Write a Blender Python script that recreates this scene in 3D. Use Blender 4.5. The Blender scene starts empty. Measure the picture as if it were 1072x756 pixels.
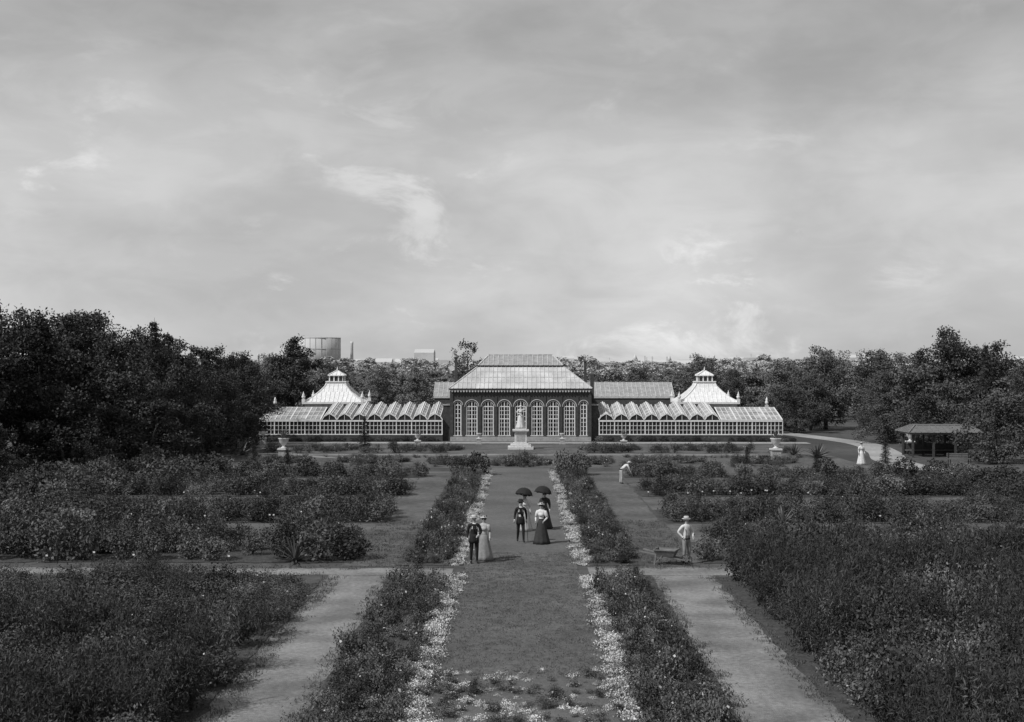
import bpy, math, random
import numpy as np
from mathutils import Vector, Matrix
R = math.radians
scene = bpy.context.scene
random.seed(7)

# ------------------------------------------------------------------ materials
def mat(name, base, var=0.3, scale=4.0, rough=0.8, rand=0.0, bump=0.0, bscale=None, detail=6, coord='Object', spec=0.3, big=None, stretch=None):
    m = bpy.data.materials.new(name); m.use_nodes = True
    nt = m.node_tree; N = nt.nodes; L = nt.links
    b = N['Principled BSDF']; b.inputs['Roughness'].default_value = rough
    b.inputs['Specular IOR Level'].default_value = spec
    tc = N.new('ShaderNodeTexCoord')
    src = tc.outputs[coord]
    if stretch:
        mp = N.new('ShaderNodeMapping'); mp.inputs['Scale'].default_value = stretch
        L.new(src, mp.inputs['Vector']); src = mp.outputs[0]
    n = N.new('ShaderNodeTexNoise'); n.inputs['Scale'].default_value = scale; n.inputs['Detail'].default_value = 1 if rand else detail
    n.inputs['Roughness'].default_value = 0.65
    L.new(src, n.inputs['Vector'])
    mr = N.new('ShaderNodeMapRange'); mr.inputs['From Min'].default_value = 0.3; mr.inputs['From Max'].default_value = 0.7
    mr.inputs['To Min'].default_value = base*(1-var); mr.inputs['To Max'].default_value = base*(1+var)
    L.new(n.outputs['Fac'], mr.inputs['Value'])
    val = mr.outputs[0]
    if big:
        n2 = N.new('ShaderNodeTexNoise'); n2.inputs['Scale'].default_value = big[0]; n2.inputs['Detail'].default_value = 3
        L.new(tc.outputs[coord], n2.inputs['Vector'])
        m2 = N.new('ShaderNodeMapRange'); m2.inputs['From Min'].default_value = .35; m2.inputs['From Max'].default_value = .65
        m2.inputs['To Min'].default_value = 1-big[1]; m2.inputs['To Max'].default_value = 1+big[1]
        L.new(n2.outputs['Fac'], m2.inputs['Value'])
        mu = N.new('ShaderNodeMath'); mu.operation = 'MULTIPLY'; L.new(val, mu.inputs[0]); L.new(m2.outputs[0], mu.inputs[1]); val = mu.outputs[0]
    if rand:
        oi = N.new('ShaderNodeObjectInfo')
        m3 = N.new('ShaderNodeMapRange'); m3.inputs['To Min'].default_value = 1-rand; m3.inputs['To Max'].default_value = 1+rand
        L.new(oi.outputs['Random'], m3.inputs['Value'])
        mu = N.new('ShaderNodeMath'); mu.operation = 'MULTIPLY'; L.new(val, mu.inputs[0]); L.new(m3.outputs[0], mu.inputs[1]); val = mu.outputs[0]
    cb = N.new('ShaderNodeCombineColor')
    for i in range(3): L.new(val, cb.inputs[i])
    L.new(cb.outputs[0], b.inputs['Base Color'])
    if bump:
        n4 = N.new('ShaderNodeTexNoise'); n4.inputs['Scale'].default_value = bscale or scale*3; n4.inputs['Detail'].default_value = 4
        L.new(src, n4.inputs['Vector'])
        bp = N.new('ShaderNodeBump'); bp.inputs['Strength'].default_value = bump; bp.inputs['Distance'].default_value = 0.05
        L.new(n4.outputs['Fac'], bp.inputs['Height']); L.new(bp.outputs[0], b.inputs['Normal'])
    return m

M = {}
M['ground'] = mat('meadow_grass', .072, .35, 1.2, .95, bump=.6, bscale=9, big=(.06,.3))
M['lawn'] = mat('mown_grass', .104, .25, 5, .95, bump=.6, bscale=22, big=(.35,.16))
M['lawn2'] = mat('side_grass', .095, .35, 3, .95, bump=.6, bscale=18, big=(.3,.25))
M['gravel'] = mat('gravel', .19, .3, 7, .95, bump=.6, bscale=30, big=(.5,.3))
M['gravel_l'] = mat('road_gravel', .30, .2, 3, .95, bump=.3, bscale=20, big=(.2,.15))
M['soil'] = mat('soil', .055, .5, 4, .95, bump=.9, bscale=12)
M['leaf'] = mat('leaf', .072, .45, 1.5, .65, rand=.5)
M['leaf_l'] = mat('leaf_light', .125, .4, 1.5, .65, rand=.4)
M['leaf_d'] = mat('leaf_dark', .038, .45, .7, .65, rand=.35)
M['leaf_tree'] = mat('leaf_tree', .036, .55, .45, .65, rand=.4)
M['leaf_tree_r'] = mat('leaf_tree_light', .064, .5, .45, .65, rand=.45)  # lighter copy of leaf_tree for right-hand trees, sun and haze tone put in colour
M['leaf_far_haze'] = mat('leaf_far_haze', .15, .35, .4, .9, rand=.3, spec=.1)  # aerial haze painted in: leaf colour lightened for trees farther back
M['leaf_vfar_haze'] = mat('leaf_very_far_haze', .45, .2, .1, .95, rand=.2, spec=.1)  # stronger distance haze put into the leaf colour
M['flower'] = mat('flower', .42, .3, 3, .7, rand=.3)
M['edging'] = mat('edging_leaf', .50, .35, 6, .7, rand=.35)
M['bark'] = mat('bark', .06, .4, 6, .9)
M['brick'] = mat('brick_dark', .055, .35, 3, .85, bump=.3, bscale=14)
M['brick2'] = mat('brick_base', .07, .3, 3, .85, bump=.3)
M['white'] = mat('white_paint', .68, .15, 3, .6)
M['white2'] = mat('old_white_paint', .50, .3, 2.5, .7)
M['metalroof'] = mat('metal_roof', .47, .22, 1.1, .7, stretch=(1,1,.5), big=(.5,.15))
M['roof_g'] = mat('lantern_glass_roof', .30, .3, 2, .4)
M['wash'] = mat('whitewashed_glass', .30, .5, 1.3, .35, spec=.5, big=(.5,.3))
M['glass'] = mat('window_glass', .035, .7, 2.2, .12, spec=.6)
M['slate'] = mat('slate', .14, .3, 3, .7)
M['dark'] = mat('dark_iron', .03, .3, 4, .6)
M['stone'] = mat('marble', .55, .2, 5, .6)
M['stone2'] = mat('limestone', .33, .25, 4, .8, bump=.3)
M['wood'] = mat('weathered_wood', .15, .3, 5, .8)
M['woodd'] = mat('dark_wood', .05, .3, 5, .8)
M['haze1'] = mat('gas_holder_hazed', .50, .05, .02, .95, spec=.05)  # gas holder and town roofs, base colour lightened to stand in for haze
M['haze2'] = mat('hazed_masonry', .55, .2, .05, .95, spec=.05)  # town walls and chimneys, pale because distance haze is in the colour
M['skin'] = mat('skin', .33, .1, 10, .6)
M['suit'] = mat('black_wool', .016, .3, 12, .9)
M['cloth_w'] = mat('white_cotton', .58, .15, 10, .8)
M['cloth_g'] = mat('grey_cotton', .22, .2, 10, .8)
M['cloth_l'] = mat('light_linen', .38, .15, 10, .8)
M['skirt_d'] = mat('dark_skirt', .035, .25, 9, .85)
M['hair'] = mat('hair', .02, .3, 30, .7)
M['straw'] = mat('straw', .48, .15, 25, .8)
M['felt'] = mat('felt', .02, .2, 10, .9)

# ------------------------------------------------------------------ mesh helper
def empty(name, loc=(0,0,0), rz=0):
    e = bpy.data.objects.new(name, None); e.location = loc; e.rotation_euler = (0,0,rz); e.empty_display_size=.2
    scene.collection.objects.link(e); return e
class MB:
    def __init__(s): s.v=[]; s.f=[]; s.m=[]; s.mats=[]; s.sm=[]
    def mi(s, k):
        if k not in s.mats: s.mats.append(k)
        return s.mats.index(k)
    def poly(s, pts, k, smooth=False):
        b=len(s.v); s.v += [tuple(p) for p in pts]; s.f.append(tuple(range(b,b+len(pts)))); s.m.append(s.mi(k)); s.sm.append(smooth)
    def raw(s, vs, fs, k, smooth=True):
        b=len(s.v); s.v += [tuple(p) for p in vs]; i=s.mi(k)
        for f in fs: s.f.append(tuple(b+j for j in f)); s.m.append(i); s.sm.append(smooth)
    def box(s,x0,x1,y0,y1,z0,z1,k):
        vs=[(x0,y0,z0),(x1,y0,z0),(x1,y1,z0),(x0,y1,z0),(x0,y0,z1),(x1,y0,z1),(x1,y1,z1),(x0,y1,z1)]
        s.raw(vs,[(0,3,2,1),(4,5,6,7),(0,1,5,4),(1,2,6,5),(2,3,7,6),(3,0,4,7)],k,False)
    def bar(s,p0,p1,w,h,k):
        p0=Vector(p0);p1=Vector(p1);d=(p1-p0).normalized()
        up=Vector((0,0,1))
        if abs(d.z)>.95: up=Vector((0,1,0))
        a=d.cross(up).normalized()*w/2; b=a.cross(d).normalized()*h/2
        vs=[p0-a-b,p0+a-b,p0+a+b,p0-a+b,p1-a-b,p1+a-b,p1+a+b,p1-a+b]
        s.raw(vs,[(0,1,2,3),(4,7,6,5),(0,4,5,1),(1,5,6,2),(2,6,7,3),(3,7,4,0)],k,False)
    def tube(s,pts,rad,k,n=8,smooth=True,flat=1.0):
        pts=[Vector(p) for p in pts]; vs=[];fs=[]
        ref=None
        for i,p in enumerate(pts):
            d=(pts[min(i+1,len(pts)-1)]-pts[max(i-1,0)]).normalized()
            if ref is None:
                ref=Vector((1,0,0)) if abs(d.x)<.8 else Vector((0,1,0))
            a=(ref-d*ref.dot(d)).normalized(); ref=a; b=d.cross(a)
            for j in range(n):
                t=2*math.pi*j/n; vs.append(p+a*math.cos(t)*rad[i]+b*math.sin(t)*rad[i]*flat)
        for i in range(len(pts)-1):
            for j in range(n):
                fs.append((i*n+j,i*n+(j+1)%n,(i+1)*n+(j+1)%n,(i+1)*n+j))
        fs.append(tuple(reversed(range(n)))); fs.append(tuple((len(pts)-1)*n+j for j in range(n)))
        s.raw(vs,fs,k,smooth)
    def lathe(s,prof,k,c=(0,0,0),n=16,smooth=True,wob=None,sx=1,sy=1):
        vs=[];fs=[]
        for i,(r,z) in enumerate(prof):
            for j in range(n):
                t=2*math.pi*j/n; rr=r*(1+(wob(t,z) if wob else 0))
                vs.append((c[0]+rr*math.cos(t)*sx,c[1]+rr*math.sin(t)*sy,c[2]+z))
        for i in range(len(prof)-1):
            for j in range(n): fs.append((i*n+j,i*n+(j+1)%n,(i+1)*n+(j+1)%n,(i+1)*n+j))
        fs.append(tuple(reversed(range(n)))); fs.append(tuple((len(prof)-1)*n+j for j in range(n)))
        s.raw(vs,fs,k,smooth)
    def ball(s,c,r,k,n=10,m=7):
        if not isinstance(r,tuple): r=(r,r,r)
        vs=[];fs=[]
        for i in range(m+1):
            ph=math.pi*i/m
            for j in range(n):
                t=2*math.pi*j/n; vs.append((c[0]+r[0]*math.sin(ph)*math.cos(t),c[1]+r[1]*math.sin(ph)*math.sin(t),c[2]-r[2]*math.cos(ph)))
        for i in range(m):
            for j in range(n): fs.append((i*n+j,i*n+(j+1)%n,(i+1)*n+(j+1)%n,(i+1)*n+j))
        s.raw(vs,fs,k,True)
    def mesh(s,name):
        me=bpy.data.meshes.new(name); me.from_pydata(s.v,[],s.f)
        for k in s.mats: me.materials.append(M[k])
        me.polygons.foreach_set('material_index',s.m); me.polygons.foreach_set('use_smooth',s.sm)
        me.validate(); me.update(); return me
    def obj(s,name,parent=None,loc=(0,0,0),rz=0):
        o=bpy.data.objects.new(name,s.mesh(name)); o.location=loc; o.rotation_euler=(0,0,rz)
        scene.collection.objects.link(o)
        if parent: o.parent=parent
        return o

# ------------------------------------------------------------------ ground and paths
def ground():
    mb=MB(); n=60
    xs=np.sign(np.linspace(-1,1,n+1))*np.abs(np.linspace(-1,1,n+1))**3*7000
    ys=-300+np.linspace(0,1,n+1)**3*12000
    vs=[(float(x),float(y),0.0) for y in ys for x in xs]
    fs=[(j*(n+1)+i,j*(n+1)+i+1,(j+1)*(n+1)+i+1,(j+1)*(n+1)+i) for j in range(n) for i in range(n)]
    mb.raw(vs,fs,'ground',False); mb.obj('ground')
ground()
def strip(name,x0,x1,y0,y1,z,k,jit=.06,step=.6):
    """sheet with slightly ragged edges"""
    mb=MB(); rg=random.Random(int(abs(x0*31+y0*17)))
    if (y1-y0)>=(x1-x0):
        n=max(2,int((y1-y0)/step)); prev=None
        for i in range(n+1):
            y=y0+(y1-y0)*i/n; a=(x0+rg.uniform(-jit,jit),y,z); b=(x1+rg.uniform(-jit,jit),y,z)
            if prev: mb.poly([prev[0],prev[1],b,a],k)
            prev=(a,b)
    else:
        n=max(2,int((x1-x0)/step)); prev=None
        for i in range(n+1):
            x=x0+(x1-x0)*i/n; a=(x,y0+rg.uniform(-jit,jit),z); b=(x,y1+rg.uniform(-jit,jit),z)
            if prev: mb.poly([prev[0],a,b,prev[1]],k)
            prev=(a,b)
    return mb.obj(name)
strip('lawn_path',-2.12,2.12,15,91,.008,'lawn')
strip('gravel_path',-6.9,-4.7,15,44.7,.004,'gravel',.12)
strip('gravel_path',4.7,6.9,15,44.7,.004,'gravel',.12)
strip('gravel_cross_path',-38,-2.5,44.6,46.1,.012,'gravel',.14)
strip('gravel_cross_path',2.5,40,44.6,46.3,.012,'gravel',.14)
strip('grass_path',-6.8,-4.7,46.7,86,.004,'lawn2',.1)
strip('grass_path',4.7,6.8,46.7,86,.004,'lawn2',.1)
strip('bed_soil',-4.7,-2.12,15,44.5,.016,'soil')
strip('bed_soil',2.12,4.7,15,44.5,.016,'soil')
strip('bed_soil',-4.7,-2.12,46.8,86,.016,'soil')
strip('bed_soil',2.12,4.7,46.8,86,.016,'soil')
strip('bed_soil',-30,-7.0,15,42.9,.020,'soil')
strip('bed_soil',7.0,34,15,44.2,.020,'soil')
ROWS=[(47.4,52.8),(59.4,64.6),(71.2,77.0),(83.2,85.4)]
for (a,b) in ROWS:
    strip('bed_soil',-34,-6.5,a,b,.020,'soil',.15); strip('bed_soil',7.0,40,a,b,.020,'soil',.15)
for a,b in ((53.0,59.2),(64.8,71.0),(77.2,83.0)):
    strip('grass_between_rows',-34,-6.85,a,b,.006,'lawn2',.1); strip('grass_between_rows',6.9,40,a,b,.006,'lawn2',.1)
strip('far_lawn',-24,26,91.2,118.5,.004,'lawn2',.1)
strip('terrace_walk',-28,28,119.3,121.6,.012,'gravel_l',.08)
strip('garden_walk',-23,-2.3,86.3,88.0,.012,'lawn',.1); strip('garden_walk',2.3,24,86.3,88.0,.012,'lawn',.1)
strip('garden_walk',-20,20,103.5,105.0,.014,'gravel',.1)

def ribbon(name,pts,w,z,k):
    P=[]
    for i in range(len(pts)-1):
        p0=pts[max(i-1,0)];p1=pts[i];p2=pts[i+1];p3=pts[min(i+2,len(pts)-1)]
        for s in range(8):
            t=s/8
            P.append(Vector([.5*((2*b)+(-a+c)*t+(2*a-5*b+4*c-d)*t*t+(-a+3*b-3*c+d)*t**3) for a,b,c,d in zip(p0,p1,p2,p3)]))
    P.append(Vector(pts[-1])); mb=MB(); prev=None
    for i,p in enumerate(P):
        d=(P[min(i+1,len(P)-1)]-P[max(i-1,0)]).normalized(); nrm=Vector((-d.y,d.x))*w/2
        a=p-nrm;b=p+nrm; cur=((a.x,a.y,z),(b.x,b.y,z))
        if prev: mb.poly([prev[0],cur[0],cur[1],prev[1]],k)
        prev=cur
    return mb.obj(name)
ribbon('curved_drive',[(26,150),(30.2,133),(32.8,120),(31.6,108),(29.4,98),(29.8,90),(34,84),(44,79),(60,77)],2.8,.024,'gravel_l')
ribbon('curved_drive',[(-29,150),(-28,132),(-26,121),(-22,110),(-17,102),(-9,98.5)],1.2,.024,'gravel')

# ------------------------------------------------------------------ leaves
def leaves(mb,C,L,W,rng,k,upbias=0.0,d=None):
    n=len(C)
    if d is None:
        d=rng.normal(size=(n,3)); d[:,2]+=upbias
    d/=np.linalg.norm(d,axis=1)[:,None]
    s=np.cross(d,rng.normal(size=(n,3))); s/=np.linalg.norm(s,axis=1)[:,None]
    l=(L*rng.uniform(.6,1.3,n))[:,None]; w=(W*rng.uniform(.7,1.3,n))[:,None]
    V=np.stack([C-d*l/2,C+s*w/2,C+d*l/2,C-s*w/2],1).reshape(-1,3)
    b=len(mb.v); mb.v+=V.tolist(); i=mb.mi(k)
    mb.f+=[(b+4*j,b+4*j+1,b+4*j+2,b+4*j+3) for j in range(n)]; mb.m+=[i]*n; mb.sm+=[False]*n

def coll(name): return bpy.data.collections.new(name)
def proto(mb,name,c):
    o=bpy.data.objects.new(name,mb.mesh(name)); c.objects.link(o)

def bush(seed,h=1.0,r=.5,n=650,L=.09,W=.045,k='leaf',flow=0,stalk=0):
    rng=np.random.default_rng(seed); mb=MB()
    nc=9; cen=[]
    for i in range(nc):
        a=rng.uniform(0,6.28); q=r*.75*math.sqrt(rng.uniform()); z=h*rng.uniform(.25,.85)*(1-.3*q/r)
        cen.append((q*math.cos(a),q*math.sin(a),z))
        mb.tube([(0,0,0),(q*.4*math.cos(a),q*.4*math.sin(a),z*.5),cen[-1]],[.014,.01,.004],'bark',3,False)
    cen=np.array(cen)
    idx=rng.integers(0,nc,n); C=cen[idx]+rng.normal(size=(n,3))*np.array([r*.24,r*.24,h*.15])
    C[:,2]=np.abs(C[:,2]); leaves(mb,C,L,W,rng,k,.4)
    if stalk:
        m=stalk*14; st=rng.normal(size=(stalk,2))*r*.45; top=h*rng.uniform(.85,1.25,stalk)
        ii=np.repeat(np.arange(stalk),14); t=rng.uniform(.35,1,m)
        C=np.column_stack([st[ii]*(0.6+.5*t[:,None]),top[ii]*t])+rng.normal(size=(m,3))*.025
        leaves(mb,C,L*1.1,W*.7,rng,k,1.2)
    if flow:
        C=cen[rng.integers(0,nc,flow)]+rng.normal(size=(flow,3))*np.array([r*.25,r*.25,h*.12]); C[:,2]=np.abs(C[:,2])+h*.08
        leaves(mb,C,.06,.06,rng,'flower')
    return mb
c_bush=coll('bush_plants'); 
for i in range(5): proto(bush(10+i,1,.52,700,.085,.045,['leaf','leaf','leaf_d','leaf','leaf_l'][i],flow=[0,5,0,0,0][i],stalk=[6,0,10,8,4][i]),'bush',c_bush)
c_tall=coll('tall_plants')
for i in range(4): proto(bush(30+i,1,.42,600,.10,.022,['leaf_d','leaf_d','leaf','leaf_d'][i],stalk=26),'tall',c_tall)
c_light=coll('light_plants')
for i in range(3): proto(bush(40+i,1,.5,620,.075,.035,['leaf_l','leaf','leaf'][i],flow=[4,0,3][i],stalk=[8,3,10][i]),'light',c_light)
c_round=coll('round_plants')
def roundbush(seed,k):
    rng=np.random.default_rng(seed); mb=MB(); n=900
    u=rng.normal(size=(n,3)); u/=np.linalg.norm(u,axis=1)[:,None]; 
    lump=1+.2*np.sin(4*u[:,0]+seed)*np.cos(5*u[:,1])+.14*np.sin(9*u[:,2]+seed)
    C=u*(rng.uniform(.4,1,n)**.5*lump)[:,None]*np.array([.5,.5,.5])+np.array([0,0,.45])+rng.normal(size=(n,3))*.03; C[:,2]=np.abs(C[:,2])
    leaves(mb,C,.11,.055,rng,k,.2)
    mb.tube([(0,0,0),(0,0,.5)],[.03,.015],'bark',4,False); return mb
for i in range(4): proto(roundbush(50+i,['leaf','leaf_d','leaf','leaf_l'][i]),'round',c_round)
c_low=coll('low_flowers')
for i in range(5): proto(bush(70+i,.42,.26,240,.055,.03,['leaf','leaf_l','leaf','leaf_d','leaf_l'][i],flow=[1,3,0,0,1][i],stalk=[5,0,3,2,6][i]),'low',c_low)
c_edge=coll('edging_plants')
for i in range(4):
    rng=np.random.default_rng(90+i); mb=MB(); n=150
    C=rng.normal(size=(n,3))*np.array([.10,.10,.05]); C[:,2]=np.abs(C[:,2])+.015
    leaves(mb,C,.05,.03,rng,'edging' if i<3 else 'leaf_l',.2); proto(mb,'edge',c_edge)
c_grass=coll('grass_tufts')
for i in range(3):
    rng=np.random.default_rng(100+i); mb=MB(); n=16
    C=rng.normal(size=(n,3))*np.array([.07,.07,0]); C[:,2]=.02
    leaves(mb,C,.055,.012,rng,'lawn',1.5); proto(mb,'tuft',c_grass)

# ------------------------------------------------------------------ trees
def tree_mb(seed,h=10,cr=3.6,k='leaf_tree',clumps=92,lp=135,L=.23,sparse=1.0,base=.05):
    rng=np.random.default_rng(seed); mb=MB()
    lean=rng.normal(size=2)*.25
    tp=[(0,0,-.1),(lean[0]*.3,lean[1]*.3,h*.3),(lean[0],lean[1],h*.6),(lean[0]*1.2,lean[1]*1.2,h*.86)]
    mb.tube(tp,[.24*h/10,.18*h/10,.1*h/10,.03],'bark',7)
    cen=[];nl=13
    for i in range(nl):
        t=base+.1+(.92-base-.1)*i/(nl-1); z=h*t*.85; a=i*2.4+rng.uniform(-.5,.5)
        env=math.sin(math.pi*min(1,(t-base+.12)/(1.14-base)))**.75
        ln=cr*env*rng.uniform(.7,1.05); rise=h*.10*rng.uniform(.3,1.2)
        p0=Vector((lean[0]*t,lean[1]*t,z*.92)); p2=Vector((math.cos(a)*ln,math.sin(a)*ln,min(h*.95,z+rise))); p1=(p0+p2)/2+Vector((0,0,-.1))
        mb.tube([p0,p1,p2],[.07*h/10,.045*h/10,.015],'bark',5)
        cen.append(p2)
        for q in range(max(1,int(clumps/nl))):
            s=rng.uniform(.2,1.0); c=p0.lerp(p2,s)+Vector(np.clip(rng.normal(size=3),-1.6,1.6)*np.array([.7,.7,.65])*cr/3.6*1.1); cen.append(c)
            if rng.uniform()<.4: mb.tube([p0.lerp(p2,s*.8),c],[.025,.008],'bark',3,False)
    for q in range(9): cen.append(Vector((lean[0]+rng.normal()*cr*.18,lean[1]+rng.normal()*cr*.18,h*rng.uniform(.82,.97))))
    for c in cen:
        r=rng.uniform(.42,.9)*cr/3.6; n=int(lp*sparse*rng.uniform(.6,1.3))
        C=rng.normal(size=(n,3)); C/=np.linalg.norm(C,axis=1)[:,None]; C*=(r*rng.uniform(.15,1.15,n)**.6)[:,None]; C[:,2]*=.85
        C+=np.array(c)+rng.normal(size=(n,3))*.1; C[:,2]=np.maximum(C[:,2],.2)
        leaves(mb,C,L,L*.55,rng,k,.1)
    return mb
def conifer_mb(seed,h=10,br=2.0,k='leaf_d'):
    rng=np.random.default_rng(seed); mb=MB(); mb.tube([(0,0,-.1),(0,0,h*.5),(0,0,h)],[.17*h/10,.1*h/10,.01],'bark',6)
    nw=int(26)
    for i in range(nw):
        t=.06+.93*i/nw; z=h*t; ln0=br*(1-t)**.85+.08
        for j in range(7):
            a=rng.uniform(0,6.28); ln=ln0*rng.uniform(.6,1.15); dr=-.22*ln
            p2=Vector((math.cos(a)*ln,math.sin(a)*ln,z+dr)); mb.tube([(0,0,z),p2],[.02,.006],'bark',3,False)
            n=int(14+40*ln/br); s=rng.uniform(.15,1.0,n)
            C=np.outer(s,np.array(p2)-np.array([0,0,z]))+np.array([0,0,z])+rng.normal(size=(n,3))*np.array([.12,.12,.07])*(h/10)
            leaves(mb,C,.24*h/10+.03,.07*h/10+.01,rng,k,-.2)
    return mb
def relight(me,k):
    m2=me.copy()
    for i,m in enumerate(m2.materials):
        if m is M['leaf_tree']: m2.materials[i]=M[k]
    return m2
tree_me=[tree_mb(200+i,10,[3.5,2.9,3.8,2.7,3.3][i]).mesh('tree_%d'%i) for i in range(5)]
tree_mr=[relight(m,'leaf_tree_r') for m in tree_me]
tree_mf=[relight(m,'leaf_far_haze') for m in tree_me]
shrubt=[tree_mb(230+i,5,2.4,clumps=62,lp=105,L=.18,base=-.08).mesh('shrub_%d'%i) for i in range(3)]
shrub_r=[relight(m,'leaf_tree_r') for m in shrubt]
sparse_me=tree_mb(240,10,3.0,clumps=30,lp=45,L=.24,base=.35).mesh('tree_sparse')
con_me=[conifer_mb(250+i).mesh('spruce_%d'%i) for i in range(2)]
def put(name,me,x,y,h,h0,wx=1,rz=None):
    o=bpy.data.objects.new(name,me); o.location=(x,y,0); s=h/h0; o.scale=(s*wx,s*wx,s); o.rotation_euler=(0,0,random.uniform(0,6.28) if rz is None else rz)
    scene.collection.objects.link(o); return o
T=[(-37.5,82,12.0),(-33.4,86,10.8),(-30.2,92,9.8),(-40.5,90,12.6),(-36,98,11.6),(-26.8,97,8.6),(-31,104,10.0),(-25.8,106,7.2),(-28.5,111,9.4),
 (-34,112,11.2),(-26.6,118,7.6),(-40,112,12.4),(-29.5,124,8.8),(-45,100,13.2),(-44,122,12.4),(-36,126,10.8),(-31,134,9.0),(-36.5,90,11.6),(-41.5,84,12.8),(-33.2,99,10.4),(-37.5,105,11.8),
 (-26.0,141,10.9),(-22.6,150,8.0),(-17.5,152,7.6),(-12.5,148,7.4),(-34,150,8.5),(-29.5,146,8.8),
 (22.5,152,8.9),(27,156,7.2),(31.5,150,8.2),(36,146,9.8),(39.5,136,9.2),(44,126,11.4),(48,128,10.0),(41.5,142,8.6),(47,116,7.7),(52,118,8.4),
 (33.5,143,6.6),(40.0,124,9.3),(44,108,6.6),(47.5,104,7.0),(53,108,8.0),(55,126,10.2),(37.2,128,7.0),(50,98,7.2),(15,158,7.4)]
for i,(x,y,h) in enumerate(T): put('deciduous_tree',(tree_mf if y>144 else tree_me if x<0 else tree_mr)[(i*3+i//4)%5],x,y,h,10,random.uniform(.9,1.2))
for x,y,h in [(-25.6,100,4.8),(-27.4,90,5.0),(-31,84,5.2),(-35.5,77,5.4),(-24.4,109,3.4),(-28.8,83.5,3.4),(-38,74,5.5),(36.8,96,5.6),(40,93,6.2),(35.3,121,4.8),(30.8,138,5.0),
    (36.8,114,5.0),(39.8,112,6),(43,98,6.4),(27.0,137,4.0),(-33.5,79,3.6),(-26.2,112,4.2),(-31.5,75,2.4),(-35,69,2.6),(38.5,118,7.5),(-29.6,97,5.5),(-33.6,93,5),(-30,88,4.6),(-26.5,94,4.2)]:
    put('large_shrub',random.choice(shrubt if x<0 else shrub_r),x,y,h,5,random.uniform(1,1.25))
put('deciduous_tree',sparse_me,-6.4,151,10.8,10,.85)
for x,y,h,w in [(-29.4,99,11.4,.9),(-26.6,104,8.3,1),(-14.0,111,3.1,1.25),(36,100.2,3.2,1.25),(-32.6,96,9,1),(21,88,1.6,1.5),(-19.5,90,2.2,1.4),(26.5,90,2.4,1.4),(-26,85.5,2.2,1.5),(-30,83,2.4,1.5),(17,93,1.5,1.6),(-16.5,87.2,1.8,1.7),(45,120,9.8,.9)]:
    put('spruce_tree',random.choice(con_me),x,y,h,10,w)

# ------------------------------------------------------------------ scatter (geometry nodes)
def scatter(name,pts,scl,c,nvar,seed=0,parent=None):
    rng=np.random.default_rng(seed); n=len(pts)
    me=bpy.data.meshes.new(name); me.vertices.add(n); me.vertices.foreach_set('co',np.asarray(pts,dtype=np.float32).ravel())
    a=me.attributes.new('scl','FLOAT_VECTOR','POINT'); a.data.foreach_set('vector',np.asarray(scl,dtype=np.float32).ravel())
    a=me.attributes.new('rot','FLOAT_VECTOR','POINT'); rr=np.zeros((n,3),dtype=np.float32); rr[:,2]=rng.uniform(0,6.28,n); rr[:,:2]=rng.normal(size=(n,2))*.07; a.data.foreach_set('vector',rr.ravel())
    a=me.attributes.new('idx','INT','POINT'); a.data.foreach_set('value',rng.integers(0,nvar,n).astype(np.int32))
    o=bpy.data.objects.new(name,me); scene.collection.objects.link(o)
    g=bpy.data.node_groups.new(name,'GeometryNodeTree')
    g.interface.new_socket('Geometry',in_out='INPUT',socket_type='NodeSocketGeometry'); g.interface.new_socket('Geometry',in_out='OUTPUT',socket_type='NodeSocketGeometry')
    N=g.nodes;L=g.links; gi=N.new('NodeGroupInput');go=N.new('NodeGroupOutput')
    ci=N.new('GeometryNodeCollectionInfo'); ci.inputs['Collection'].default_value=c; ci.inputs['Separate Children'].default_value=True; ci.inputs['Reset Children'].default_value=True
    ip=N.new('GeometryNodeInstanceOnPoints'); ip.inputs['Pick Instance'].default_value=True
    def na(nm,t):
        q=N.new('GeometryNodeInputNamedAttribute'); q.data_type=t; q.inputs['Name'].default_value=nm; return q.outputs['Attribute']
    L.new(gi.outputs[0],ip.inputs['Points']); L.new(ci.outputs[0],ip.inputs['Instance']); L.new(na('idx','INT'),ip.inputs['Instance Index'])
    L.new(na('rot','FLOAT_VECTOR'),ip.inputs['Rotation']); L.new(na('scl','FLOAT_VECTOR'),ip.inputs['Scale']); L.new(ip.outputs[0],go.inputs[0])
    md=o.modifiers.new('plants','NODES'); md.node_group=g
    if parent: o.parent=parent
    return o
def area(x0,x1,y0,y1,dens,rng):
    n=int((x1-x0)*(y1-y0)*dens); return np.column_stack([rng.uniform(x0,x1,n),rng.uniform(y0,y1,n),np.zeros(n)])
def sc(n,rng,w,h,v=.25):
    s=np.empty((n,3)); q=rng.uniform(1-v,1+v,n); s[:,0]=s[:,1]=w*q; s[:,2]=h*q*rng.uniform(.85,1.15,n); return s
rng=np.random.default_rng(5)
def patch(P,f=.5,ph=0.):  # smooth pseudo noise 0..1
    x,y=P[:,0],P[:,1]
    return .5+.25*np.sin(x*f*1.3+ph+1.7*np.sin(y*f*.6))+.25*np.sin(y*f*1.7+2.1*ph+1.3*np.sin(x*f*.9))

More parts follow.
